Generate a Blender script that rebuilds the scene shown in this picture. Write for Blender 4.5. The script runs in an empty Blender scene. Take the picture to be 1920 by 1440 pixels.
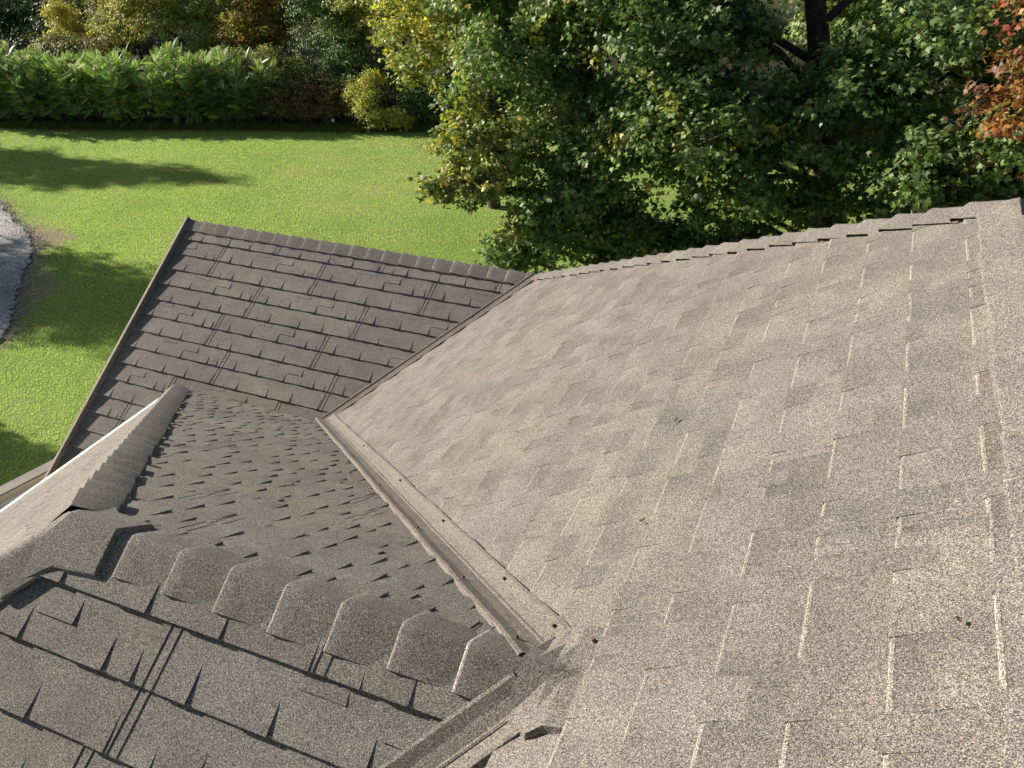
import bpy, bmesh, math, random
import numpy as np
from mathutils import Vector, Matrix

# ------------------------------------------------------------------ camera, sky, sun, exposure
scene = bpy.context.scene
COL = scene.collection
cam_d = bpy.data.cameras.new("camera")
cam = bpy.data.objects.new("camera", cam_d)
COL.objects.link(cam)
cam_d.sensor_width = 36.0
cam_d.sensor_fit = 'HORIZONTAL'
cam_d.lens = 1563.45 / 1920 * 36.0
cam_d.clip_start = 0.05
cam_d.clip_end = 2000
r_ = Vector((0.91918825, 0.39191988, -0.03862348))
u_ = Vector((-0.17625773, 0.49711274, 0.84959528))
f_ = Vector((-0.35217351, 0.77413030, -0.52601910))
CAM = Vector((-0.5439, -3.6873, 8.6813))
cam.matrix_world = Matrix(((r_.x, u_.x, -f_.x, CAM.x), (r_.y, u_.y, -f_.y, CAM.y),
                           (r_.z, u_.z, -f_.z, CAM.z), (0, 0, 0, 1)))
scene.camera = cam

SUN_EL = math.radians(22)
SUN_AZ = Vector((-0.998, 0.02, 0)).normalized()
sund = bpy.data.lights.new("sun", 'SUN')
sund.energy = 5.0
sund.angle = math.radians(0.55)
sund.color = (1.0, 0.94, 0.84)
sun = bpy.data.objects.new("sun", sund)
COL.objects.link(sun)
S = Vector((SUN_AZ.x * math.cos(SUN_EL), SUN_AZ.y * math.cos(SUN_EL), math.sin(SUN_EL)))
sun.rotation_euler = S.to_track_quat('Z', 'Y').to_euler()
sun.location = (-20, 0, 30)

w = bpy.data.worlds.new("World")
scene.world = w
w.use_nodes = True
nt = w.node_tree
bg = nt.nodes['Background']
sky = nt.nodes.new('ShaderNodeTexSky')
sky.sky_type = 'NISHITA'
sky.sun_disc = False
sky.sun_elevation = SUN_EL
sky.sun_rotation = math.atan2(SUN_AZ.x, SUN_AZ.y)
nt.links.new(sky.outputs[0], bg.inputs['Color'])
bg.inputs['Strength'].default_value = 0.052
scene.view_settings.view_transform = 'Standard'
scene.view_settings.look = 'None'
scene.view_settings.exposure = 0.97
scene.view_settings.gamma = 1
scene.cycles.max_bounces = 6
scene.cycles.transparent_max_bounces = 4

# ------------------------------------------------------------------ helpers
rng = np.random.default_rng(7)
random.seed(7)
Z0 = 7.48
SL = 0.66623
SN = math.hypot(1, SL)


def tag(o, label=None, cat=None, group=None, kind=None):
    if label: o['label'] = label
    if cat: o['category'] = cat
    if group: o['group'] = group
    if kind: o['kind'] = kind
    return o


def empty(name, loc, label=None, cat=None, group=None):
    o = bpy.data.objects.new(name, None)
    o.location = loc
    COL.objects.link(o)
    return tag(o, label, cat, group)


def link(name, me, parent=None, base=None):
    """link mesh whose vertices are in world space as a child of parent; base = world origin of the thing"""
    o = bpy.data.objects.new(name, me)
    COL.objects.link(o)
    if base is not None:
        me.transform(Matrix.Translation(-Vector(base)))
        if parent is None:
            o.location = base
    if parent is not None:
        o.parent = parent
    return o


def np_mesh(name, V, F, mat, col=None, smooth=False):
    """V (n,3); F list of (m,k) int arrays"""
    me = bpy.data.meshes.new(name)
    V = np.ascontiguousarray(V, dtype=np.float32)
    if not isinstance(F, list): F = [F]
    F = [np.asarray(f, dtype=np.int32) for f in F if len(f)]
    loops = np.concatenate([f.ravel() for f in F])
    sizes = np.concatenate([np.full(len(f), f.shape[1], dtype=np.int32) for f in F])
    starts = np.concatenate([[0], np.cumsum(sizes)[:-1]]).astype(np.int32)
    me.vertices.add(len(V)); me.vertices.foreach_set('co', V.ravel())
    me.loops.add(len(loops)); me.loops.foreach_set('vertex_index', loops)
    me.polygons.add(len(sizes)); me.polygons.foreach_set('loop_start', starts)
    me.polygons.foreach_set('loop_total', sizes)
    if smooth: me.polygons.foreach_set('use_smooth', np.ones(len(sizes), dtype=bool))
    if col is not None:
        a = me.color_attributes.new('Col', 'FLOAT_COLOR', 'POINT')
        c4 = np.ones((len(V), 4), dtype=np.float32); c4[:, :3] = col
        a.data.foreach_set('color', c4.ravel())
    me.update(calc_edges=True)
    me.validate()
    me.materials.append(mat)
    return me


def nrm(a):
    return a / np.maximum(np.linalg.norm(a, axis=-1, keepdims=True), 1e-9)


# ------------------------------------------------------------------ materials
def newmat(name):
    m = bpy.data.materials.new(name)
    m.use_nodes = True
    return m, m.node_tree, m.node_tree.nodes, m.node_tree.nodes['Principled BSDF']


def N(nt, t, **kw):
    n = nt.nodes.new(t)
    for k, v in kw.items():
        if k in n.inputs: n.inputs[k].default_value = v
        else: setattr(n, k, v)
    return n


def ramp(nt, stops, interp='LINEAR'):
    n = nt.nodes.new('ShaderNodeValToRGB')
    n.color_ramp.interpolation = interp
    e = n.color_ramp.elements
    while len(e) < len(stops): e.new(0.5)
    for i, (p, c) in enumerate(stops):
        e[i].position = p
        e[i].color = (c[0], c[1], c[2], 1) if not isinstance(c, (int, float)) else (c, c, c, 1)
    return n


def mixc(nt, a, b, fac, mode='MULTIPLY'):
    n = nt.nodes.new('ShaderNodeMix')
    n.data_type = 'RGBA'; n.blend_type = mode
    if isinstance(fac, (int, float)): n.inputs[0].default_value = fac
    else: nt.links.new(fac, n.inputs[0])
    for s, v in ((6, a), (7, b)):
        if isinstance(v, tuple): n.inputs[s].default_value = (*v, 1)
        else: nt.links.new(v, n.inputs[s])
    return n.outputs[2]


def granule(name, gain=1.04, warm=(.955, .945, .93), blotch=0.06, bump=0.6):
    m, nt, nd, bs = newmat(name)
    L = nt.links.new
    tc = N(nt, 'ShaderNodeTexCoord')
    v1 = N(nt, 'ShaderNodeTexVoronoi', Scale=540.0)
    L(tc.outputs['Object'], v1.inputs['Vector'])
    sep = N(nt, 'ShaderNodeSeparateColor'); L(v1.outputs['Color'], sep.inputs[0])
    g = lambda *c: tuple(x * gain * y for x, y in zip(c, warm))
    r1 = ramp(nt, [(0.0, g(.035, .030, .028)), (.13, g(.080, .069, .062)), (.32, g(.145, .127, .112)),
                   (.52, g(.205, .184, .162)), (.68, g(.275, .250, .218)), (.82, g(.35, .325, .28)),
                   (.93, g(.43, .405, .35)), (.985, g(.20, .12, .085))], 'CONSTANT')
    L(sep.outputs[0], r1.inputs[0])
    # clumps of granules about a centimetre across
    n2 = N(nt, 'ShaderNodeTexNoise', Scale=230.0, Detail=4.0, Roughness=.85)
    L(tc.outputs['Object'], n2.inputs['Vector'])
    r2 = ramp(nt, [(.32, .46), (.5, .97), (.68, 1.56)]); L(n2.outputs['Fac'], r2.inputs[0])
    c = mixc(nt, r1.outputs[0], r2.outputs[0], 0.85)
    # shade blends of the pressed shingles
    uv = N(nt, 'ShaderNodeUVMap', uv_map='uv')
    mp = N(nt, 'ShaderNodeMapping'); mp.inputs['Scale'].default_value = (3.4, 5.2, 1)
    L(uv.outputs[0], mp.inputs[0])
    n3 = N(nt, 'ShaderNodeTexNoise', Scale=1.0, Detail=2.5, Roughness=.55)
    L(mp.outputs[0], n3.inputs['Vector'])
    r3 = ramp(nt, [(.36, 1 - blotch), (.47, 1 - blotch * .75), (.56, 1.04), (.72, 1.1)])
    L(n3.outputs['Fac'], r3.inputs[0])
    c = mixc(nt, c, r3.outputs[0], 1.0)
    n4 = N(nt, 'ShaderNodeTexNoise', Scale=.9, Detail=3.0)
    L(tc.outputs['Object'], n4.inputs['Vector'])
    r4 = ramp(nt, [(.3, (.94, .935, .95)), (.7, (1.06, 1.05, 1.02))]); L(n4.outputs['Fac'], r4.inputs[0])
    c = mixc(nt, c, r4.outputs[0], 1.0)
    at = N(nt, 'ShaderNodeAttribute', attribute_name='tint')
    c = mixc(nt, c, at.outputs['Color'], 1.0)
    L(c, bs.inputs['Base Color'])
    bs.inputs['Roughness'].default_value = .92
    bs.inputs['Specular IOR Level'].default_value = .25
    bp = N(nt, 'ShaderNodeBump', Strength=bump, Distance=.0022)
    L(sep.outputs[1], bp.inputs['Height'])
    bp2 = N(nt, 'ShaderNodeBump', Strength=.35, Distance=.004)
    L(n2.outputs['Fac'], bp2.inputs['Height']); L(bp.outputs[0], bp2.inputs['Normal'])
    L(bp2.outputs[0], bs.inputs['Normal'])
    return m


def plain(name, col, rough=.6, noise=.12, scale=30, spec=.4):
    m, nt, nd, bs = newmat(name)
    L = nt.links.new
    tc = N(nt, 'ShaderNodeTexCoord')
    n = N(nt, 'ShaderNodeTexNoise', Scale=float(scale), Detail=4.0)
    L(tc.outputs['Object'], n.inputs['Vector'])
    r = ramp(nt, [(.3, 1 - noise), (.7, 1 + noise)]); L(n.outputs['Fac'], r.inputs[0])
    L(mixc(nt, col, r.outputs[0], 1.0), bs.inputs['Base Color'])
    bs.inputs['Roughness'].default_value = rough
    bs.inputs['Specular IOR Level'].default_value = spec
    return m


def leafmat(name, trans=.38, rough=.42, spec=.5, tgain=(1.5, 1.6, .7)):
    m, nt, nd, bs = newmat(name)
    L = nt.links.new
    at = N(nt, 'ShaderNodeAttribute', attribute_name='Col')
    L(at.outputs['Color'], bs.inputs['Base Color'])
    bs.inputs['Roughness'].default_value = rough
    bs.inputs['Specular IOR Level'].default_value = spec
    tr = N(nt, 'ShaderNodeBsdfTranslucent')
    L(mixc(nt, at.outputs['Color'], tgain, 1.0), tr.inputs['Color'])
    mx = N(nt, 'ShaderNodeMixShader'); mx.inputs[0].default_value = trans
    L(bs.outputs[0], mx.inputs[1]); L(tr.outputs[0], mx.inputs[2])
    L(mx.outputs[0], nd['Material Output'].inputs['Surface'])
    return m


M_GRAN = granule('stone_granules')
M_CAP = granule('stone_granules_cap', blotch=.05)
M_WHITE = plain('white_metal', (.78, .78, .76), .35, .05, 8)
M_TAN = plain('tan_metal', (.42, .36, .26), .5, .06, 8)
M_RUST = plain('rusty_screw', (.11, .045, .03), .7, .3, 200)
M_BARE = plain('bare_metal_edge', (.72, .70, .64), .5, .15, 120)
M_WALL = plain('wall_siding', (.62, .58, .50), .7, .06, 3)
M_BARK = plain('bark', (.06, .045, .035), .95, .5, 14, .1)
M_LEAF = leafmat('leaf', .28, .5, .3, (1.3, 1.5, .8))
M_FROND = leafmat('frond', .3, .5, .45, (1.2, 1.3, .8))
M_GRASS = leafmat('grass_blade', .5, .6, .2, (1.35, 1.35, 1.0))
M_HOLE = plain('dark_hole', (.02, .02, .02), .9, .1, 5, .1)


def mat_lawn():
    m, nt, nd, bs = newmat('lawn_ground')
    L = nt.links.new
    tc = N(nt, 'ShaderNodeTexCoord')
    n1 = N(nt, 'ShaderNodeTexNoise', Scale=.35, Detail=4.0, Roughness=.6)
    L(tc.outputs['Object'], n1.inputs['Vector'])
    r1 = ramp(nt, [(.35, (.17, .255, .06)), (.55, (.205, .285, .07)), (.72, (.27, .29, .12))])
    L(n1.outputs['Fac'], r1.inputs[0])
    n2 = N(nt, 'ShaderNodeTexNoise', Scale=22.0, Detail=5.0, Roughness=.75)
    L(tc.outputs['Object'], n2.inputs['Vector'])
    r2 = ramp(nt, [(.32, .6), (.5, .95), (.68, 1.3)]); L(n2.outputs['Fac'], r2.inputs[0])
    c = mixc(nt, r1.outputs[0], r2.outputs[0], .9)
    # worn earth by the drive: mask by painted attribute
    at = N(nt, 'ShaderNodeAttribute', attribute_name='Col')
    n3 = N(nt, 'ShaderNodeTexNoise', Scale=2.2, Detail=6.0, Roughness=.7)
    L(tc.outputs['Object'], n3.inputs['Vector'])
    ad = N(nt, 'ShaderNodeMath', operation='MULTIPLY_ADD'); ad.inputs[1].default_value = 1.0
    sep = N(nt, 'ShaderNodeSeparateColor'); L(at.outputs['Color'], sep.inputs[0])
    L(sep.outputs[0], ad.inputs[0]); L(n3.outputs['Fac'], ad.inputs[2])
    rm = ramp(nt, [(.86, 0.0), (1.06, 1.0)]); L(ad.outputs[0], rm.inputs[0])
    c = mixc(nt, c, (.26, .20, .135), rm.outputs[0], 'MIX')
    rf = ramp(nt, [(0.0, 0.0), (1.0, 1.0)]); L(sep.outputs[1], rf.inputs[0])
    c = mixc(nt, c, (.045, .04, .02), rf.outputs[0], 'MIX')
    L(c, bs.inputs['Base Color'])
    bs.inputs['Roughness'].default_value = .95
    bs.inputs['Specular IOR Level'].default_value = .1
    bp = N(nt, 'ShaderNodeBump', Strength=.8, Distance=.03); L(n2.outputs['Fac'], bp.inputs['Height'])
    L(bp.outputs[0], bs.inputs['Normal'])
    return m


def mat_gravel():
    m, nt, nd, bs = newmat('gravel')
    L = nt.links.new
    tc = N(nt, 'ShaderNodeTexCoord')
    v = N(nt, 'ShaderNodeTexVoronoi', Scale=38.0); L(tc.outputs['Object'], v.inputs['Vector'])
    sep = N(nt, 'ShaderNodeSeparateColor'); L(v.outputs['Color'], sep.inputs[0])
    r = ramp(nt, [(0, (.14, .135, .13)), (.4, (.28, .265, .25)), (.75, (.44, .42, .39)), (1, (.62, .60, .56))])
    L(sep.outputs[0], r.inputs[0])
    n = N(nt, 'ShaderNodeTexNoise', Scale=1.1, Detail=5.0); L(tc.outputs['Object'], n.inputs['Vector'])
    r2 = ramp(nt, [(.35, .7), (.65, 1.25)]); L(n.outputs['Fac'], r2.inputs[0])
    L(mixc(nt, r.outputs[0], r2.outputs[0], 1.0), bs.inputs['Base Color'])
    bs.inputs['Roughness'].default_value = .95
    bp = N(nt, 'ShaderNodeBump', Strength=1.0, Distance=.02); L(v.outputs['Distance'], bp.inputs['Height'])
    L(bp.outputs[0], bs.inputs['Normal'])
    return m


# ------------------------------------------------------------------ ground
M_LAWN = mat_lawn()
M_GRAVEL = mat_gravel()
DRIVE_EDGE = [(-31.5, 15.6), (-28.4, 14.5), (-26.2, 13.55), (-24.7, 12.75), (-23.2, 12.0), (-22.0, 11.15), (-21.2, 10.3),
              (-20.5, 9.5), (-19.6, 8.6), (-18.9, 7.9), (-18.2, 7.1), (-17.8, 6.0), (-17.9, 4.5), (-18.5, 2.0), (-19.5, -3.0), (-20.5, -9)]


def edge_dist(x, y):
    """distance to the drive edge polyline, for worn earth"""
    P = np.array(DRIVE_EDGE); d = np.full(np.shape(x), 1e9)
    for a, b in zip(P[:-1], P[1:]):
        ab = b - a
        t = np.clip(((x - a[0]) * ab[0] + (y - a[1]) * ab[1]) / (ab @ ab), 0, 1)
        d = np.minimum(d, np.hypot(x - a[0] - t * ab[0], y - a[1] - t * ab[1]))
    return d


def dirt(x, y):
    d = edge_dist(x, y)
    a = np.clip(1 - d / 1.3, 0, 1) * .55
    b = np.clip(1 - np.hypot((x + 22.3) / 1.7, (y - 12.2) / 1.0), 0, 1) * .6
    c = np.clip(1 - np.hypot((x + 19.3) / 1.8, (y - 9.6) / 1.6), 0, 1) * .35
    return np.clip(a + b + c, 0, 1)


def hedge_line(x):
    """y of the far edge of the lawn"""
    return np.interp(x, [-80, -50, -36, -30.5, -25.8, -23, -19, -16.5, -8, 2, 20, 60], [15, 18.5, 20.9, 22.1, 23.3, 23.9, 24.7, 25.4, 27, 29, 31, 36])


def build_lawn():
    xs = np.concatenate([np.linspace(-300, -46, 12)[:-1], np.arange(-46, 12, .33), np.linspace(12, 300, 14)])
    ys = np.concatenate([np.linspace(-200, -2, 10)[:-1], np.arange(-2, 34, .33), np.linspace(34, 400, 16)])
    X, Y = np.meshgrid(xs, ys)
    Zg = .03 * np.sin(X * .5 + 1) * np.sin(Y * .4)
    Zg[(np.abs(X) > 60) | (Y > 60)] = 0
    V = np.stack([X.ravel(), Y.ravel(), Zg.ravel()], 1)
    nx, ny = len(xs), len(ys)
    i = np.arange(nx * ny).reshape(ny, nx)
    F = np.stack([i[:-1, :-1].ravel(), i[:-1, 1:].ravel(), i[1:, 1:].ravel(), i[1:, :-1].ravel()], 1)
    col = np.zeros((len(V), 3)); col[:, 0] = dirt(V[:, 0], V[:, 1])
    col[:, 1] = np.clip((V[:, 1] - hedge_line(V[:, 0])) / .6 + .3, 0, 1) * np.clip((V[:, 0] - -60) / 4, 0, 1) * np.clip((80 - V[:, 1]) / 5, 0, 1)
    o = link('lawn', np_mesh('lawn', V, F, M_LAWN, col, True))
    tag(o, kind='structure')


build_lawn()


def build_drive():
    P = DRIVE_EDGE
    pts = []
    rr = random.Random(3)
    for a, b in zip(P[:-1], P[1:]):
        n = max(2, int(math.dist(a, b) / .12))
        for k in range(n):
            t = k / n
            pts.append((a[0] + (b[0] - a[0]) * t + rr.gauss(0, .05), a[1] + (b[1] - a[1]) * t + rr.gauss(0, .05)))
    bm = bmesh.new()
    top = [bm.verts.new((x, y, .045)) for x, y in pts]
    mid = [bm.verts.new((x - 1.2, y - .6, .06)) for x, y in pts]
    far = [bm.verts.new((x - 9, y - 5, .06)) for x, y in pts]
    for i in range(len(pts) - 1):
        bm.faces.new((top[i], top[i + 1], mid[i + 1], mid[i]))
        bm.faces.new((mid[i], mid[i + 1], far[i + 1], far[i]))
    bmesh.ops.recalc_face_normals(bm, faces=bm.faces)
    me = bpy.data.meshes.new('driveway'); bm.to_mesh(me); bm.free()
    if me.polygons[0].normal.z < 0: me.flip_normals()
    me.materials.append(M_GRAVEL)
    tag(link('driveway', me), kind='structure')
    # loose stones along the edge
    n = 9000
    t = rng.integers(0, len(pts) - 1, n)
    base = np.array(pts)[t]
    off = rng.normal(0, .22, n) - .1
    x = base[:, 0] + off * .85 + rng.normal(0, .08, n); y = base[:, 1] + off * .5 + rng.normal(0, .08, n)
    s = rng.uniform(.008, .03, n)
    tmpl = np.array([(1, 0, 0), (0, 1, 0), (-1, 0, 0), (0, -1, 0), (0, 0, .8)], float)
    V = tmpl[None] * s[:, None, None] * rng.uniform(.6, 1.3, (n, 5, 1))
    V[:, :, 0] += x[:, None]; V[:, :, 1] += y[:, None]; V[:, :, 2] += .04
    f = np.array([(0, 1, 4), (1, 2, 4), (2, 3, 4), (3, 0, 4)])
    F = (f[None] + (np.arange(n) * 5)[:, None, None]).reshape(-1, 3)
    o = link('gravel', np_mesh('gravel', V.reshape(-1, 3), F, M_GRAVEL))
    tag(o, 'loose grey gravel scattered along the edge of the driveway', 'gravel', kind='stuff')


build_drive()


def in_view(P, mx=.12, my=.12):
    q = P - np.array(CAM)
    x = q @ np.array(r_); y = q @ np.array(u_); z = q @ np.array(f_)
    k = 1563.45 / 960
    return (z > .1) & (np.abs(x / z * k) < 1 + mx) & (np.abs(y / z * 1563.45 / 720) < 1 + my)


def left_of_drive(x, y):
    P = np.array(DRIVE_EDGE)
    ex = np.interp(y, P[::-1, 1], P[::-1, 0])
    return (x < ex) & (y < 15.6)


def build_grass():
    n = 2600000
    x = rng.uniform(-46, 9, n); y = rng.uniform(0, 32, n)
    P = np.stack([x, y, np.zeros(n)], 1)
    D = np.hypot(x - CAM.x, y - CAM.y)
    keep = in_view(P) & (y < hedge_line(x) + .5) & ~left_of_drive(x, y)
    keep &= ~((x > -8.3) & (y < 6.8)) & ~((x > -6) & (y < 9)) & ~((x > -9.5) & (y < 3))
    # clumpy and thin where the earth is worn
    g = .5 + .5 * np.sin(x * 7.1 + 3 * np.sin(y * 2.3)) * np.sin(y * 6.3 + 2 * np.sin(x * 1.9))
    keep &= rng.uniform(0, 1, n) < (1 - 1.15 * dirt(x, y)) * (.82 + .18 * g)
    keep &= rng.uniform(0, 1, n) < np.clip(22 / D, .45, 1)
    P = P[keep]; D = D[keep]; n = len(P)
    x, y = P[:, 0], P[:, 1]
    P[:, 2] = .03 * np.sin(x * .5 + 1) * np.sin(y * .4) - .004
    h = rng.uniform(.015, .034, n); wd = rng.uniform(.007, .013, n) * np.clip(D / 18, 1, 1.25)
    a = rng.uniform(0, 2 * math.pi, n); la = rng.uniform(0, 2 * math.pi, n); ln = rng.uniform(.1, .9, n)
    side = np.stack([np.cos(a), np.sin(a), 0 * a], 1) * wd[:, None]
    tip = np.stack([np.cos(la) * ln * h, np.sin(la) * ln * h, h], 1)
    V = np.stack([P - side, P + side, P + tip], 1)
    n1 = np.sin(x * .31 + 1.3 * np.sin(y * .27)) * .5 + np.sin(y * .53 + x * .17 + 2) * .5
    n1 = n1 + .5 * np.sin((y - .19 * x) * 3.6 + .5 * np.sin(x * .4))
    n2 = np.sin(x * 1.7 + y * .9) * .5 + np.sin(y * 2.3 - x * 1.1) * .5
    base = np.array([.48, .60, .17]); dry = np.array([.60, .60, .32]); deep = np.array([.28, .50, .13])
    # drier toward the far right lawn, fresher near the drive and the big maple
    k = np.clip((x + 26) / 12, 0, 1) * np.clip((y - 12) / 8, 0, 1) * .55 + .17 * n1 + rng.normal(0, .08, n)
    k = np.clip(k, 0, 1)[:, None]
    c = base * (1 - k) + dry * k
    kd = np.clip(.35 * n2 + rng.normal(0, .10, n) + .25 * np.clip(1 - np.hypot(x + 11, y - 15) / 5, 0, 1), 0, .8)[:, None]
    c = c * (1 - kd) + deep * kd
    c = c * rng.uniform(.88, 1.12, (n, 1))
    col = np.repeat(c[:, None], 3, 1)
    col[:, :2] *= .75
    F = np.arange(n * 3).reshape(n, 3)
    o = link('grass', np_mesh('grass', V.reshape(-1, 3), F, M_GRASS, col.reshape(-1, 3)))
    tag(o, 'short mown green grass covering the lawn', 'grass', kind='stuff')


build_grass()

# ------------------------------------------------------------------ house
HB = Vector((-3.4, 0.0, 0.0))
house = empty('house', HB, 'house whose stone coated shingle roof with hips and valleys fills the lower picture', 'house')
UP = Vector((0, 0, 1))
E = .2045
PANEL = 1.35
# pressed pattern of one two-course panel: (row, u0, u1, v_start, v_end, height) in shares of panel length / course
TABS = [(0, .045, .13, .40, 1, .007), (0, .25, .35, .45, 1, .007), (0, .53, .60, .40, 1, .007), (0, .605, .73, .12, .52, .006),
        (0, .75, .87, .45, 1, .007), (0, .37, .50, .02, .26, .003), (0, .905, .965, .5, 1, .005),
        (1, .16, .24, .45, 1, .007), (1, .40, .52, .38, 1, .007), (1, .61, .74, .38, 1, .007), (1, .93, .985, .3, 1, .005),
        (1, .06, .12, .62, 1, .004)]


EXTRA = [(0, .42, .49, .5, 1, .006), (0, .66, .71, .6, 1, .006), (1, .28, .35, .45, 1, .006), (1, .79, .87, .4, 1, .007), (1, .55, .59, .55, 1, .005)]


def slope(name, O, ud, vd, ur, vmax, off, jfun, clips, label=None, seed=0, vmin=0.0, detail=True, hsc=1.0, bl=1.0, rib=1.0, gain=1.0, extra=False):
    O = Vector(O); ud = Vector(ud).normalized(); vd = Vector(vd).normalized()
    n = ud.cross(vd)
    if n.z < 0: n = -n
    rr = random.Random(seed)
    verts, faces, tint, uvs = [], [], [], []

    def P(u, v, h):
        verts.append(O + ud * u + vd * v + n * h); uvs.append((u, v)); return len(verts) - 1

    def quad(ids, t):
        faces.append(ids); tint.append(t)

    k = int(math.floor((vmin - off) / E))
    pair_tint = {}
    while off + k * E < vmax:
        v0 = off + k * E; v1 = v0 + E
        j0, row = jfun(k)
        m0 = int(math.floor((ur[0] - j0) / PANEL)) - 1
        m1 = int(math.ceil((ur[1] - j0) / PANEL)) + 1
        prevt = None
        edge = {}
        for m in range(m0, m1):
            ua = j0 + m * PANEL; ub = ua + PANEL
            pk = (k - row, m)
            if pk not in pair_tint:
                t_ = rr.uniform(.93, 1.07) * gain
                pair_tint[pk] = (t_ * rr.uniform(.975, 1.025), t_, t_ * rr.uniform(.97, 1.03))
            pt = pair_tint[pk]
            tB = .0155
            ta = edge.get(m, tB + rr.uniform(-.002, .003)); tb = edge.setdefault(m + 1, tB + rr.uniform(-.002, .003))
            va = v1 + rr.uniform(-.002, .002); vb = v1 + rr.uniform(-.002, .002)
            nseg = 9
            cuts = [0] + [(i + 1 + rr.uniform(-.25, .25)) / nseg for i in range(nseg - 1)] + [1]
            segt = []
            for _ in range(nseg + 1):
                x = 1 + bl * (rr.choice((.04, .035, .045, .025, -.07, -.095, -.05)) + rr.uniform(-.012, .012))
                segt.append(x)
            for i in range(nseg):
                f0, f1 = cuts[i], cuts[i + 1]
                x0 = ua + f0 * PANEL; x1 = ua + f1 * PANEL
                h0 = ta + (tb - ta) * f0; h1 = ta + (tb - ta) * f1
                y0 = va + (vb - va) * f0; y1 = va + (vb - va) * f1
                l0 = segt[i]; l1 = segt[i + 1]
                c0 = tuple(p * l0 for p in pt); c1 = tuple(p * l1 for p in pt)
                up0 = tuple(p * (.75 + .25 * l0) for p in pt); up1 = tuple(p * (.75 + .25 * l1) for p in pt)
                q = [P(x0, v0 - .004, -.001), P(x1, v0 - .004, -.001), P(x1, y1 - .0075, h1), P(x0, y0 - .0075, h0)]
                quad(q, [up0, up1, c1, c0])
                if bl > 2:      # pale strip painted on as the sunlit edge line of the course
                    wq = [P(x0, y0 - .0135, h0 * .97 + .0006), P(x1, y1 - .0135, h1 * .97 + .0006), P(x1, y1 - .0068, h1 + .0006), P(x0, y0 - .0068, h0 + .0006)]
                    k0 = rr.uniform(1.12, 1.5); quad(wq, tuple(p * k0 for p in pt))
                m_ = [P(x0, y0 - .0015, h0 - .002), P(x1, y1 - .0015, h1 - .002)]
                e0 = tuple(p * (1.5 if bl > 2 else 1.28) for p in pt)  # course edge tinted brighter, sunlight put into the colour
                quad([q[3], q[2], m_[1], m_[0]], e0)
                c = [P(x0, y0, h0 - .0055), P(x1, y1, h1 - .0055)]
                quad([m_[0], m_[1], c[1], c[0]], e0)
                d = [P(x0, y0 - .002, -.003), P(x1, y1 - .002, -.003)]
                quad([c[0], c[1], d[1], d[0]], pt)
            if not detail: continue

            def hs(v): return (v - v0) / E * (.5 * (ta + tb))
            # side lap: two pressed ribs
            for uu, ww, hh in ((ub - .006, .0045, .0032 * rib), (ub + .034, .0045, .003 * rib)):
                a0 = P(uu - ww, v0, .0); a1 = P(uu - ww * .5, v0, hh * .8); a2 = P(uu + ww * .5, v0, hh * .8); a3 = P(uu + ww, v0, 0)
                b0 = P(uu - ww, v1 - .002, tb - .002); b1 = P(uu - ww * .5, v1 - .002, tb + hh); b2 = P(uu + ww * .5, v1 - .002, tb + hh); b3 = P(uu + ww, v1 - .002, tb - .002)
                quad([a0, b0, b1, a1], pt); quad([a1, b1, b2, a2], pt); quad([a2, b2, b3, a3], pt)
                quad([b0, b3, b2, b1], pt)
            for (rw, f0, f1, s0, s1, hh) in TABS + (EXTRA if extra else []):
                if rw != row: continue
                jit = rr.uniform(-.006, .006)
                u0 = ua + f0 * PANEL + jit; u1 = ua + f1 * PANEL + jit
                w0 = v0 + s0 * E; w1 = v0 + s1 * E - (0.001 if s1 == 1 else 0)
                hA = hs(w0) - .0004; hB_ = hs(w1) + hh * rr.uniform(.85, 1.15)
                low = hs(w1) - .002 if s1 < 1 else -.002
                sk = .007
                hB_ = hs(w1) + (hB_ - hs(w1)) * hsc
                t1 = [P(u0 + sk, w0, hA), P(u1 - sk, w0, hA), P(u1, w1, hB_), P(u0, w1, hB_)]
                tt = rr.uniform(.86, 1.08); tt = tuple(x * tt for x in pt)
                quad(t1, tt)
                g = [P(u0 - .002, w1 + .001, low), P(u1 + .002, w1 + .001, low)]
                quad([t1[3], t1[2], g[1], g[0]], tt)
                gl = P(u0 - .002, w0, hA - .003); gr = P(u1 + .002, w0, hA - .003)
                e1 = tuple(x * (1.4 if hsc >= .7 else 1.1) for x in tt); quad([t1[0], t1[3], g[0], gl], e1); quad([t1[1], gr, g[1], t1[2]], tt)  # left bevel of the tab painted lighter, as if catching the sun
        k += 1
    bm = bmesh.new()
    ul = bm.loops.layers.uv.new('uv')
    cl = bm.loops.layers.float_color.new('tint')
    bv = [bm.verts.new(v) for v in verts]
    for ids, t in zip(faces, tint):
        try: f = bm.faces.new([bv[i] for i in ids])
        except ValueError: continue
        for q_, (l, i) in enumerate(zip(f.loops, ids)):
            tq = t[q_] if isinstance(t, list) else t
            l[ul].uv = uvs[i]; l[cl] = (tq[0], tq[1], tq[2], 1)
    fl = [f for f in bm.faces]
    for co, no in list(clips) + [(O, Vector((-vd.x, -vd.y, 0)).normalized())]:       # keep the side the normal points away from
        geom = bm.verts[:] + bm.edges[:] + bm.faces[:]
        bmesh.ops.bisect_plane(bm, geom=geom, plane_co=co, plane_no=no, clear_outer=True, dist=1e-5)
    bm.normal_update()
    for f in bm.faces:
        if f.normal.dot(n) < -.02: f.normal_flip()
    me = bpy.data.meshes.new(name); bm.to_mesh(me); bm.free()
    me.materials.append(M_GRAN)
    o = link(name, me, house, HB)
    if label: o['label'] = label
    return o


def Z(x, y, z): return Vector((x, y, z + Z0))


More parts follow.
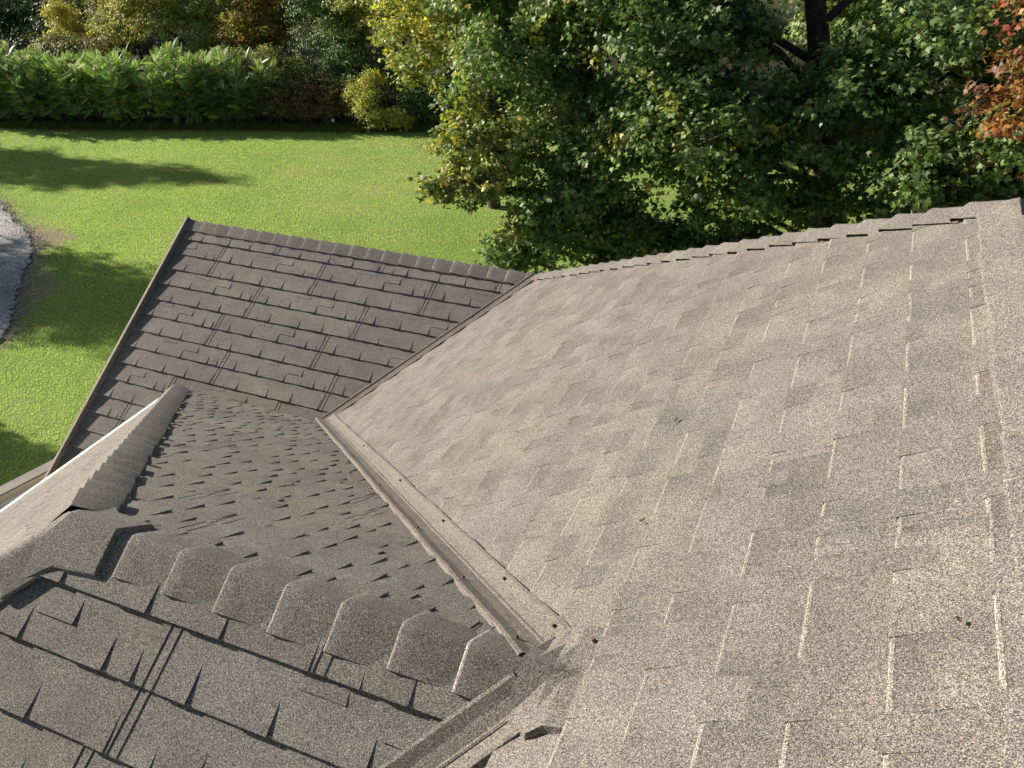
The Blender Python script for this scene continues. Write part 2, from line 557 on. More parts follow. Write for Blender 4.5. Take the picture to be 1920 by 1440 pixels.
YD = -2.2541
XM = -1.0551
ZM = -SL * 1.0551
XN = -2.9332
YK = 1.7200
XK = -6.9074
ZK = ZM - SL * (YK - YD)
s2 = 1 / math.sqrt(2)


def jf(base, seed):
    rr = random.Random(seed)
    vals = {}

    def f(k):
        p = math.floor((k + 1) / 2)      # courses 1-2, 3-4 ... belong to one panel
        row = (k + 1) % 2
        if p not in vals: vals[p] = base.get(p, rr.uniform(0, PANEL))
        return vals[p] + (-.012 if row else 0), row
    return f


def jfD(k):
    p = math.floor((k + 1) / 2); row = (k + 1) % 2
    return {0: -1.79, 1: -2.345, 2: -2.46, 3: -1.9}.get(p, p * .47) + (-.012 if row else 0), row


def jfB(k):
    p = math.floor((k + 1) / 2); row = (k + 1) % 2
    b = {0: -6.50, 1: -7.21, 2: -6.50, 3: -6.80, 4: -6.51, 5: -7.00, 6: -7.39, 7: -7.0}.get(p, p * .47)
    return b + (-.012 if row else 0), row


# A: sunlit main slope, u along +y
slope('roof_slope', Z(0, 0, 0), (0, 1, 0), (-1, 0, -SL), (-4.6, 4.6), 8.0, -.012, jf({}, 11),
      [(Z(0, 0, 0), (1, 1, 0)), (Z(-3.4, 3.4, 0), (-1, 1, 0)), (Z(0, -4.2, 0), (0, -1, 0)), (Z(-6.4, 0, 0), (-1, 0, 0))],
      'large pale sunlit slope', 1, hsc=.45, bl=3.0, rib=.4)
# the shaded slope on the other side of the main ridge
slope('roof_slope', Z(0, 0, 0), (0, 1, 0), (1, 0, -SL), (-4.6, 4.6), 6.5, .02, jf({}, 12),
      [(Z(0, 0, 0), (-1, 1, 0)), (Z(0, -4.2, 0), (0, -1, 0))], 'slope in shade beyond the main ridge', 2)
# end slope facing away
slope('roof_slope', Z(0, 0, 0), (1, 0, 0), (0, 1, -SL), (-8.0, 4.6), 5.7, .0, jf({}, 13),
      [(Z(0, 0, 0), (1, -1, 0)), (Z(0, 0, 0), (-1, -1, 0)), (Z(-7.87, 0, 0), (-1, 0, 0))], 'far slope facing the maples', 3, detail=False)
# B: dark gable slope with the rake; ridge sags a little
bu = Vector((4.466, 0, -.085)).normalized()
OB = Z(-7.866, 3.4, -SL * 3.4 + .055)
slope('roof_slope', OB - bu * (-7.866) * 1.0, bu, (0, -1, -SL), (-7.86, -2.9), 4.6, .035, jfB,
      [(Z(-3.4, 3.4, 0), (1, -1, 0)), (Z(-7.85, 0, 0), (-1, 0, 0)), (Z(0, .35, 0), (0, -1, 0))], 'grey gable slope with clear shingle courses', 4)
# C
slope('roof_slope', Z(0, YD, ZM), (1, 0, 0), (0, 1, -SL), (-7.2, .4), 4.9, .0, jf({}, 15),
      [(Z(XM, YD, 0), (1, 1, 0)), (Z(XN, YD, 0), (-1, -1, 0)), (Z(0, YK + .05, 0), (0, 1, 0))], 'grey slope falling away with shingle shadows', 5, hsc=1.15, rib=.5, extra=True)
# D
slope('roof_slope', Z(0, YD, ZM), (1, 0, 0), (0, -1, -SL), (-5.2, .4), 1.9, .0, jfD,
      [(Z(XM, YD, 0), (1, -1, 0)), (Z(XN, YD, 0), (-1, 1, 0))], 'near slope with large shingle courses', 6)
# F
slope('roof_slope', Z(XN, 0, ZM), (0, 1, 0), (-1, 0, -SL), (-6, 2.2), 4.775, .0, jf({}, 17),
      [(Z(XN, YD, 0), (1, 1, 0)), (Z(XN, YD, 0), (1, -1, 0)), (Z(XK - .004, 0, 0), (-1, 0, 0))], 'narrow pale sunlit hip slope', 7, hsc=.4, bl=1.3, rib=.4, gain=1.16)  # gain lifts the tint, painting in the slope's sunlit grazing brightness


# ---- ridge caps
def cap_mesh(A, d, a1, n1, a2, n2, length, wd, rr, hb=.036, ht=.016, lf=.01, open_side=False, tipt=1.45, edget=1.0):
    """A crest point at tail, d toward the exposed butt end"""
    bm = bmesh.new()
    crest_n = (n1 + n2).normalized()
    k = wd
    uvl = bm.loops.layers.uv.new('uv'); cl = bm.loops.layers.float_color.new('tint')
    off = rr.uniform(-.004, .004)
    sec = [(a1, n1, k + off), (a1, n1, k - .011), (a1, n1, k * .5), (a1, n1, k * .13), (a1, n1, k * .04), (None, None, 0), (a2, n2, k * .04), (a2, n2, k * .13), (a2, n2, k * .5), (a2, n2, k - .011), (a2, n2, k - off)]

    if lf > .02: sec = [(a1, n1, k + off), (a1, n1, k * .5), (None, None, 0), (a2, n2, k * .5), (a2, n2, k - off)]

    def ring(t, h, sh=0.0, inset=0.0):
        out = []
        for a, nn, x in sec:
            lift = lf * (1 - x / k)
            if a is None: p = A + d * t + crest_n * (h + lf * .85 + sh)
            else: p = A + d * t + a * (x - inset) + nn * (h + sh + lift)
            out.append(bm.verts.new(p))
        return out
    n_ = 4
    rings = []
    for i in range(n_ + 1):
        t = length * i / n_
        rings.append(ring(t, ht + (hb - ht) * (i / n_) ** .8 + rr.uniform(-.0008, .0008)))
    lip = ring(length - .007, hb + .0025)
    rings[-1] = ring(length, hb + .001)
    rings.insert(-1, lip)
    tip = ring(length + .0045, hb - .004)
    low = ring(length + .003, hb - .018)
    t0 = rr.uniform(.9, 1.06)

    def fc(vs, tt=1.0):
        f = bm.faces.new(vs)
        for l in f.loops:
            l[uvl].uv = (l.vert.co.x + l.vert.co.y, l.vert.co.z); l[cl] = (t0 * tt, t0 * tt, t0 * tt, 1)
        f.smooth = True
        return f
    allr = rings + [tip, low]
    for r0, r1 in zip(allr[:-1], allr[1:]):
        for i in range(len(sec) - 1):
            eg = edget if (i in (0, len(sec) - 2) and len(sec) > 6) else 1.0
            fc((r0[i], r0[i + 1], r1[i + 1], r1[i]), eg * tipt if r1 is rings[-1] or r1 is tip else eg)  # tip and rim tints: worn edges, plus sun-caught lines put into the colour
    # folded-down sides
    for side, nn, a in ((0, n1, a1), (len(sec) - 1, n2, a2)):
        prev = None
        if open_side and side == 0: continue
        for rg in rings + [tip]:
            v = bm.verts.new(rg[side].co - nn * .017 + a * .002)
            if prev is not None: fc((prev[0], rg[side], v, prev[1]), 1.4)  # sides tinted pale to paint in the sunlit edge line
            prev = (rg[side], v)
    bmesh.ops.recalc_face_normals(bm, faces=bm.faces)
    # make the outside face up
    up = sum((f.normal.dot(crest_n) * f.calc_area() for f in bm.faces), 0.0)
    if up < 0: bmesh.ops.reverse_faces(bm, faces=bm.faces)
    for e in bm.edges:
        if len(e.link_faces) == 2 and e.calc_face_angle(0) > .6: e.smooth = False
    me = bpy.data.meshes.new('ridge_cap'); bm.to_mesh(me); bm.free()
    me.materials.append(M_CAP)
    return me


def perp(a, d):
    a = a - d * a.dot(d)
    return a.normalized()


NA, NX, NYm, NYp = (Vector(v).normalized() for v in ((-SL, 0, 1), (SL, 0, 1), (0, -SL, 1), (0, SL, 1)))
DA, DX, DYm, DYp = (Vector(v).normalized() for v in ((-1, 0, -SL), (1, 0, -SL), (0, -1, -SL), (0, 1, -SL)))


def capline(label, P0, P1, pl1, pl2, n, wd, seed, start=0.0, step=None, lift=.010, hb=.034, open_side=False, edget=1.0):
    """caps laid from P1 (lowest butt) up to P0; butts point from P0 to P1"""
    rr = random.Random(seed)
    d = (P1 - P0); Lg = d.length; d.normalize()
    (n1, s1), (n2, s2_) = pl1, pl2
    a1 = perp(s1, d); a2 = perp(s2_, d)
    # exact directions inside each plane
    a1 = d.cross(n1).normalized(); a1 = a1 if a1.dot(s1) > 0 else -a1
    a2 = d.cross(n2).normalized(); a2 = a2 if a2.dot(s2_) > 0 else -a2
    pr = bpy.data.objects.new('ridge_capping', None); COL.objects.link(pr); pr.parent = house
    pr['label'] = label
    step = step or Lg / n
    for i in range(n):
        t = start + i * step
        dj = (d + (a1 - a2) * rr.uniform(-.004, .004)).normalized()
        me = cap_mesh(P0 + d * (t - .02), dj, a1, n1, a2, n2, step + .025 + rr.uniform(-.004, .004), wd * rr.uniform(.97, 1.03), rr, lf=lift, hb=hb, ht=hb - .02, open_side=open_side, edget=edget, tipt=2.3 if (i == 0 and 'pale left' in label) else 1.45)
        link('ridge_cap', me, pr, HB)
    return pr


A_, X_, M_, P_ = (NA, DA), (NX, DX), (NYm, DYm), (NYp, DYp)
capline('main ridge caps along the pale slope', Z(0, -2.46, 0), Z(0, -.05, 0), A_, X_, 12, .142, 1, lift=.002, hb=.034, edget=1.2)
capline('hip caps against the maples', Z(0, 0, 0), Z(-3.4, 3.4, -SL * 3.4), A_, P_, 26, .12, 2, lift=.003, hb=.027, open_side=True)
capline('grey caps on the gable ridge', Z(-3.33, 3.4, -SL * 3.4 - .02), Z(-7.83, 3.4, -SL * 3.4 + .055), M_, P_, 22, .125, 3, lift=.004, hb=.03)
capline('near ridge caps with pale left edges', Z(XM - .10, YD, ZM), Z(XN + .09, YD, ZM), M_, P_, 8, .132, 4, lift=.001, hb=.023)
capline('dark hip caps beside the narrow pale slope', Z(XN, YD, ZM), Z(XK, YK, ZK), A_, P_, 30, .132, 5, start=.08, lift=.036)
capline('hip caps at the left picture edge', Z(XN, YD, ZM), Z(XN - .8, YD - .8, ZM - SL * .8), A_, M_, 6, .132, 6, start=.08)


# ---- valley flashings
def valley(label, P0, P1, pl1, pl2, w1, w2, seed, screws):
    rr = random.Random(seed)
    d = P1 - P0; Lg = d.length; d.normalize()
    (n1, s1), (n2, s2_) = pl1, pl2
    # directions climbing each slope away from the valley
    a1 = d.cross(n1).normalized(); a1 = -a1 if a1.dot(s1) > 0 else a1
    a2 = d.cross(n2).normalized(); a2 = -a2 if a2.dot(s2_) > 0 else a2
    nc = (n1 + n2).normalized()
    sec = [(a1, n1, w1 + .004, .006), (a1, n1, w1, .022), (a1, n1, w1 - .012, .026), (a1, n1, w1 * .55, .020), (a1, n1, .014, .023), (a1, n1, .005, .031), (None, nc, 0, .033),
           (a2, n2, .005, .031), (a2, n2, .014, .023), (a2, n2, w2 * .55, .020), (a2, n2, w2 - .012, .026), (a2, n2, w2, .022), (a2, n2, w2 + .004, .004)]
    bm = bmesh.new(); uvl = bm.loops.layers.uv.new('uv'); cl = bm.loops.layers.float_color.new('tint')
    rings = []
    nseg = int(Lg / .22)
    for i in range(nseg + 1):
        t = Lg * i / nseg
        j1 = rr.uniform(-.003, .003); j2 = rr.uniform(-.004, .004); jh = rr.uniform(-.002, .003)
        ring = []
        for a, nn, x, h in sec:
            if a is None: ring.append(bm.verts.new(P0 + d * t + nn * (h + jh)))
            else: ring.append(bm.verts.new(P0 + d * t + a * (x + (j1 if a is a1 else j2) * (x > .05)) + nn * (h + jh)))
        rings.append(ring)
    for r0, r1 in zip(rings[:-1], rings[1:]):
        for i in range(len(sec) - 1):
            f = bm.faces.new((r0[i], r0[i + 1], r1[i + 1], r1[i]))
            for l in f.loops:
                l[uvl].uv = (l.vert.co.x, l.vert.co.y); l[cl] = (.98, .96, .94, 1)
    bmesh.ops.recalc_face_normals(bm, faces=bm.faces)
    if sum(f.normal.dot(nc) * f.calc_area() for f in bm.faces) < 0: bmesh.ops.reverse_faces(bm, faces=bm.faces)
    me = bpy.data.meshes.new('valley_flashing'); bm.to_mesh(me); bm.free(); me.materials.append(M_CAP)
    o = link('valley_flashing', me, house, HB); o['label'] = label
    for t, side in screws:
        a, nn, wv = (a1, n1, w1) if side < 0 else (a2, n2, w2)
        c = P0 + d * (t * Lg) + a * (wv * .72) + nn * .026
        screw(o, c, nn)
    return o


def screw(parent, c, nn):
    bm = bmesh.new()
    rot = nn.to_track_quat('Z', 'Y').to_matrix().to_4x4()
    bmesh.ops.create_cone(bm, segments=12, radius1=.007, radius2=.0065, depth=.002, cap_ends=True, matrix=Matrix.Translation(c) @ rot)
    bmesh.ops.create_cone(bm, segments=6, radius1=.0055, radius2=.005, depth=.007, cap_ends=True, matrix=Matrix.Translation(c + nn * .004) @ rot)
    me = bpy.data.meshes.new('screw'); bm.to_mesh(me); bm.free(); me.materials.append(M_RUST)
    return link('screw', me, parent, HB)


QV = Z(-5.05, 1.75, -SL * 5.05)
valley('flashing between gable slope and pale slope', Z(-3.42, 3.38, -SL * 3.42), QV, M_, A_, .07, .075, 1, [(.3, -1), (.55, 1), (.85, -1)])
valley('flashing down the middle valley', Z(XM - .08, YD + .08, ZM - SL * .08), QV + Vector((.02, 0, .02)), P_, A_, .115, .10, 2,
       [(.02, -1), (.02, 1), (.12, -1), (.10, 1), (.25, -1), (.25, 1), (.42, -1), (.42, 1), (.6, -1), (.65, 1), (.8, -1)])
valley('flashing at the lower picture edge', Z(XM - .08, YD - .08, ZM - SL * .08), Z(XM - .95, YD - .95, ZM - SL * .95), M_, A_, .11, .085, 3, [(.6, 1)])


# cap over the junction of near ridge and pale slope
def junction():
    bm = bmesh.new(); uvl = bm.loops.layers.uv.new('uv'); cl = bm.loops.layers.float_color.new('tint')
    h = .042
    onD = lambda x, y, hh=h: Z(x, y, ZM + SL * (y - YD)) + NYm * hh
    onC = lambda x, y, hh=h: Z(x, y, ZM - SL * (y - YD)) + NYp * hh
    onA = lambda x, y, hh=h: Z(x, y, SL * x) + NA * hh
    def zr(x, y):
        w_ = min(ZM - SL * abs(y - YD), 99)
        return max(w_, SL * x)
    xs = [XM - .145, XM - .11, XM - .06, XM - .02, XM + .02, XM + .058, XM + .062]
    hs_ = [.036, .036, .036, .037, .023, .010, -.004]
    ys = [-.205, -.197, -.12, -.03, 0, .03, .12, .197, .205]
    g = []
    for x, hx in zip(xs, hs_):
        row = []
        for y in ys:
            k = 1 - abs(y) / .2
            wd_ = y * (.70 if x < XM - .12 else .8 if x < XM - .1 else 1.0 if x < XM - .04 else .9)
            hh = hx + .003 * max(0, k) * (x < XM - .05)
            if abs(y) > .2: hh = -.004
            row.append(bm.verts.new(Z(x, YD + wd_, zr(x, YD + wd_) + hh)))
        g.append(row)
    fs = []
    for r0, r1 in zip(g[:-1], g[1:]):
        for i in range(len(ys) - 1): fs.append(bm.faces.new((r0[i], r0[i + 1], r1[i + 1], r1[i])))
    lowr = [bm.verts.new(v.co - UP * .022) for v in g[0]]
    for i in range(len(ys) - 1): fs.append(bm.faces.new((lowr[i], lowr[i + 1], g[0][i + 1], g[0][i])))
    for f in fs:
        for l in f.loops: l[uvl].uv = (l.vert.co.x, l.vert.co.y); l[cl] = (1, 1, 1, 1)
    bmesh.ops.recalc_face_normals(bm, faces=bm.faces)
    if sum(f.normal.z * f.calc_area() for f in bm.faces) < 0: bmesh.ops.reverse_faces(bm, faces=bm.faces)
    me = bpy.data.meshes.new('junction_cap'); bm.to_mesh(me); bm.free(); me.materials.append(M_CAP)
    o = link('junction_cap', me, house, HB)
    for c, nn in ((onD(XM - .02, YD - .12, .036), NYm), (onA(XM + .035, YD + .12, .022), NA), (onC(XM - .11, YD + .12, .05), NYp)):
        screw(o, c, nn)


junction()


def hip_peak():
    bm = bmesh.new(); uvl = bm.loops.layers.uv.new('uv'); cl = bm.loops.layers.float_color.new('tint')
    zr = lambda x, y: min(ZM - SL * abs(y - YD), ZM + SL * (x - XN))
    out = [(.20, -.135), (.20, 0), (.20, .135), (.02, .15), (-.10, .23), (-.17, .17), (-.23, .10), (-.15, 0), (-.23, -.10), (-.17, -.17), (-.10, -.23), (.02, -.15)]
    rings = []
    for sc, h in ((.12, .038), (.5, .037), (.97, .034), (1.0, .031), (1.01, .012)):
        rings.append([bm.verts.new(Z(XN + .03 + x * sc, YD + y * sc, zr(XN + .03 + x * sc, YD + y * sc) + h)) for x, y in out])
    c = bm.verts.new(Z(XN + .03, YD, ZM + .038))
    n = len(out); fs = []
    for i in range(n):
        j = (i + 1) % n
        fs.append(bm.faces.new((c, rings[0][i], rings[0][j])))
        for r0, r1 in zip(rings[:-1], rings[1:]): fs.append(bm.faces.new((r0[i], r1[i], r1[j], r0[j])))
    for f in fs:
        for l in f.loops: l[uvl].uv = (l.vert.co.x, l.vert.co.y); l[cl] = (.98, .98, .98, 1)
    bmesh.ops.recalc_face_normals(bm, faces=bm.faces)
    me = bpy.data.meshes.new('hip_peak_cap'); bm.to_mesh(me); bm.free(); me.materials.append(M_CAP)
    link('hip_peak_cap', me, house, HB)


hip_peak()


def box_between(name, pts_top, depth, mat, parent=house, label=None):
    """prism from a top polygon, dropped by depth"""
    bm = bmesh.new(); uvl = bm.loops.layers.uv.new('uv'); cl = bm.loops.layers.float_color.new('tint')
    a = [bm.verts.new(p) for p in pts_top]; b = [bm.verts.new(Vector(p) - UP * depth) for p in pts_top]
    bm.faces.new(a); bm.faces.new(b[::-1])
    for i in range(len(a)):
        j = (i + 1) % len(a); bm.faces.new((a[j], a[i], b[i], b[j]))
    for f in bm.faces:
        for l in f.loops: l[uvl].uv = (l.vert.co.x, l.vert.co.y); l[cl] = (1, 1, 1, 1)
    bmesh.ops.recalc_face_normals(bm, faces=bm.faces)
    me = bpy.data.meshes.new(name); bm.to_mesh(me); bm.free(); me.materials.append(mat)
    o = link(name, me, parent, HB)
    if label: o['label'] = label
    return o


# rake trim on the gable edge
def rake():
    x0, x1 = -7.915, -7.845
    y0 = 3.43; zr = -SL * 3.4 + .055
    sec = [(x0, -.09), (x0, .030), (x0 + .008, .040), (x1 - .012, .060), (x1, .054), (x1 + .002, .0)]
    bm = bmesh.new(); uvl = bm.loops.layers.uv.new('uv'); cl = bm.loops.layers.float_color.new('tint')
    rings = []
    for i in range(16):
        y = y0 - 3.25 * i / 15
        rings.append([bm.verts.new(Z(x, y, zr - SL * (3.4 - y)) + NYm * h) for x, h in sec])
    for r0, r1 in zip(rings[:-1], rings[1:]):
        for i in range(len(sec) - 1): bm.faces.new((r0[i], r0[i + 1], r1[i + 1], r1[i]))
    bm.faces.new(rings[0][::-1])
    for f in bm.faces:
        for l in f.loops: l[uvl].uv = (l.vert.co.x, l.vert.co.y); l[cl] = (1.2, 1.18, 1.12, 1)
    bmesh.ops.recalc_face_normals(bm, faces=bm.faces)
    me = bpy.data.meshes.new('rake_trim'); bm.to_mesh(me); bm.free(); me.materials.append(M_CAP)
    link('rake_trim', me, house, HB)


rake()

# white drip edge and gutter at the eave of the narrow slope
zE = ZK
box_between('drip_edge', [Z(XK - .005, YK + .02, zE + .016), Z(XK - .045, YK + .02, zE + .008), Z(XK - .045, -5.5, zE + .008), Z(XK - .005, -5.5, zE + .016)], .06, M_WHITE)
# low porch beside the gable wall: curb roof strip, tan fascia, white gutter with a perforated guard
pd = Vector((.2505, .968, 0)); pn = Vector((.968, -.2505, 0))
PO = Vector((-8.661, 1.436, -4.40 + Z0))


def pp(t, wv, z): return PO + pd * t + pn * wv + UP * z


porch = box_between('porch_roof', [pp(-4, 0, -.03), pp(1.3, 0, -.03), pp(1.3, .305, .06), pp(-4, .305, .06)], .07, M_GRAN, label='pale roof strip beside the gable')
fa = box_between('fascia', [pp(-4, .3055, .052), pp(1.3, .3055, .052), pp(1.3, .322, .052), pp(-4, .322, .052)], .14, M_TAN, porch)
gu = box_between('gutter', [pp(-4, .323, -.02), pp(1.3, .323, -.02), pp(1.3, .36, -.02), pp(-4, .36, -.02)], .1, M_WHITE)
gg = box_between('gutter_guard', [pp(-4, .375, -.03), pp(1.3, .375, -.03), pp(1.3, .70, .0), pp(-4, .70, .0)], .02, M_WHITE, gu)
gs = box_between('gutter_channel', [pp(-4, .361, -.06), pp(1.3, .361, -.06), pp(1.3, .40, -.06), pp(-4, .40, -.06)], .02, M_HOLE, gu)


def holes():
    bm = bmesh.new()
    for i in range(90):
        for j in range(3):
            wv = .42 + j * .07
            c = pp(-3.2 + i * .05 + (j % 2) * .025, wv, -.03 + .03 * (wv - .375) / .325 + .0025)
            bmesh.ops.create_circle(bm, segments=8, radius=.0055, cap_ends=True, matrix=Matrix.Translation(c))
    me = bpy.data.meshes.new('guard_holes'); bm.to_mesh(me); bm.free(); me.materials.append(M_HOLE)
    o = link('perforations', me, gu, HB)
    o['kind'] = 'stuff'


holes()
# walls under the roofs
def wall(x0, y0, x1, y1, ztop):
    dx, dy = x1 - x0, y1 - y0; l = math.hypot(dx, dy); nx, ny = -dy / l * .1, dx / l * .1
    box_between('wall', [Vector((x0, y0, ztop)), Vector((x1, y1, ztop)), Vector((x1 + nx, y1 + ny, ztop)), Vector((x0 + nx, y0 + ny, ztop))], ztop - .01, M_WALL)


wall(-7.4, 0.2, -7.4, 6.2, Z0 - 5.2)
wall(-7.29, 6.2, 3.6, 6.2, Z0 - 4.3)
wall(3.71, 6.3, 3.71, -4.2, Z0 - 2.8)
wall(-6.5, -5.6, -6.5, 0.1, Z0 - 3.6)
box_between('wall', [Z(-7.41, .6, -4.3), Z(-7.41, 3.4, -2.45), Z(-7.41, 6.1, -4.25), Z(-7.5, 6.1, -4.25), Z(-7.5, 3.4, -2.45), Z(-7.5, .6, -4.3)], .9, M_WALL)


def marks():
    """scuffs that bared the metal on the last cap of the near ridge"""
    bm = bmesh.new()
    onD = lambda x, y: Z(x, y, ZM + SL * (y - YD)) + NYm * .0405
    onC = lambda x, y: Z(x, y, ZM - SL * (y - YD)) + NYp * .0405
    return


# ------------------------------------------------------------------ vegetation
def maple_leaf():
    ang = [-90, -60, -38, -20, 2, 22, 48, 66, 90]
    rad = [.16, .42, .34, .62, .40, .78, .46, .52, 1.0]
    pr = [(r * math.cos(math.radians(a)), r * math.sin(math.radians(a))) for a, r in zip(ang, rad)]
    left = [(-x, y) for x, y in pr[1:-1]][::-1]
    pts = pr + left
    V = [(0, 0.05, .0)] + [(x, y, -.16 * abs(x) - .12 * max(0, y) ** 2) for x, y in pts]
    n = len(pts)
    F = [(0, 1 + i, 1 + (i + 1) % n) for i in range(n)]
    return np.array(V), np.array(F)


def oval_leaf():
    V = np.array([(0, -.1, 0), (.33, .35, -.08), (.26, .75, -.12), (0, 1.1, -.2), (-.26, .75, -.12), (-.33, .35, -.08), (0, .45, .03)])
    F = np.array([(6, 0, 1), (6, 1, 2), (6, 2, 3), (6, 3, 4), (6, 4, 5), (6, 5, 0)])
    return V, F


def frond():
    V, F = [], []
    n = 11
    for i in range(n + 1):
        s = .12 + .85 * i / n
        c = np.array([0, s, -.28 * s * s])
        ll = .23 * math.sin(math.pi * (.18 + .75 * (i / n)) ** .9) + .05
        for sg in ((1, -1) if i < n else (0,)):
            if sg: dv = np.array([sg * .86, .46, -.22]); sd = np.array([-sg * .3, .9, .1])
            else: dv = np.array([0, 1, -.5]); sd = np.array([1, 0, 0])
            wv = ll * .125
            b = len(V)
            V += [c, c + dv * ll * .45 + sd * wv, c + dv * ll, c + dv * ll * .45 - sd * wv]
            F.append((b, b + 1, b + 2, b + 3))
    return np.array(V), np.array(F)


LEAVES = {'maple': maple_leaf(), 'oval': oval_leaf(), 'frond': frond()}


def leaf_mesh(name, C, n, t, size, col, kind, mat):
    TV, TF = LEAVES[kind]
    n = nrm(n); t = nrm(t - n * (t * n).sum(1, keepdims=True)); b = np.cross(t, n)
    size = size[:, None, None]
    V = C[:, None] + size * (TV[None, :, 0:1] * b[:, None] + TV[None, :, 1:2] * t[:, None] + TV[None, :, 2:3] * n[:, None])
    k = len(TV)
    F = (TF[None] + (np.arange(len(C)) * k)[:, None, None]).reshape(-1, TF.shape[1])
    cc = np.repeat(col[:, None], k, 1).reshape(-1, 3)
    return np_mesh(name, V.reshape(-1, 3), F, mat, cc)


def tubes(segs, sides=6):
    """segs: list of polylines [(p, r), ...]"""
    V, F = [], []
    for pl in segs:
        base = len(V)
        for i, (p, r) in enumerate(pl):
            p = np.array(p, float)
            q = np.array(pl[min(i + 1, len(pl) - 1)][0], float) - np.array(pl[max(i - 1, 0)][0], float)
            q = q / max(np.linalg.norm(q), 1e-6)
            a = np.cross(q, [0.31, .95, .05]); a /= max(np.linalg.norm(a), 1e-6); b = np.cross(q, a)
            for j in range(sides):
                th = 2 * math.pi * j / sides
                V.append(p + r * (math.cos(th) * a + math.sin(th) * b))
        for i in range(len(pl) - 1):
            for j in range(sides):
                j2 = (j + 1) % sides
                F.append((base + i * sides + j, base + i * sides + j2, base + (i + 1) * sides + j2, base + (i + 1) * sides + j))
    return np.array(V), np.array(F)


def palette(R, n, pal):
    w_ = np.array([p[0] for p in pal]); w_ = w_ / w_.sum()
    idx = R.choice(len(pal), n, p=w_)
    return np.array([p[1] for p in pal])[idx]


def foliage(R, blobs, ncl, per, L, size, pal, inner=.25, droop=.35, cljit=.26, sub=7):
    """sprays of leaves gathered on lumpy blobs; returns arrays"""
    bl = np.array(blobs, float)
    if bl.shape[1] == 4: bl = np.concatenate([bl, bl[:, 3:4], bl[:, 3:4] * .9], 1)
    if sub:
        ext = []
        for b in bl:
            for _ in range(sub):
                dd = nrm(R.normal(0, 1, 3)); dd[2] = abs(dd[2]) * R.choice([1, 1, -.6])
                f = R.uniform(.28, .55)
                ext.append([*(b[:3] + dd * b[3:6] * R.uniform(.62, 1.02)), *(b[3:6] * f)])
        bl = np.concatenate([np.concatenate([bl[:, :3], bl[:, 3:] * .84], 1), np.array(ext)])
    area = bl[:, 3] * bl[:, 5] + bl[:, 4] * bl[:, 5] + bl[:, 3] * bl[:, 4]
    bi = R.choice(len(bl), ncl, p=area / area.sum())
    d = nrm(R.normal(0, 1, (ncl, 3))); d[:, 2] = np.where(d[:, 2] < -.55, -d[:, 2], d[:, 2])
    lump = .84 + .17 * np.sin(d[:, 0] * 5.1 + bi * 1.7 + d[:, 2] * 3) * np.sin(d[:, 1] * 4.7 + bi + d[:, 2] * 4)
    rad = lump * (1 - R.normal(.06, .17, ncl))
    isin = R.uniform(0, 1, ncl) < inner
    rad = np.where(isin, R.uniform(.2, .8, ncl), rad)
    cc = bl[bi, :3] + d * bl[bi, 3:6] * rad[:, None]
    out = nrm(d * .8 + np.array([0, 0, .12]) + R.normal(0, .25, (ncl, 3)))
    ccol = palette(R, ncl, pal) * np.exp(R.normal(0, cljit, (ncl, 1)))
    N_ = ncl * per
    ci = np.repeat(np.arange(ncl), per)
    o = out[ci]
    sdn = nrm(np.cross(o, np.array([0, 0, 1.0]) + R.normal(0, .15, (N_, 3))))
    al = R.uniform(-.6, 1.0, N_)[:, None] * L
    lat = R.normal(0, .42, N_)[:, None] * L
    pos = cc[ci] + o * al + sdn * lat + np.array([0, 0, 1.0]) * (R.normal(0, .14, N_)[:, None] * L - droop * al ** 2 / L)
    nn = np.array([0, 0, .42]) + o * .75 + R.normal(0, .45, (N_, 3))
    tt = o * .8 + sdn * np.sign(lat) * .5 + np.array([0, 0, -.45]) + R.normal(0, .35, (N_, 3))
    sz = size * R.uniform(.6, 1.25, N_)
    leafc = palette(R, N_, pal)
    col = (ccol[ci] * .72 + leafc * .28) * np.exp(R.normal(0, .14, (N_, 1)))
    return pos, nn, tt, sz, col, cc


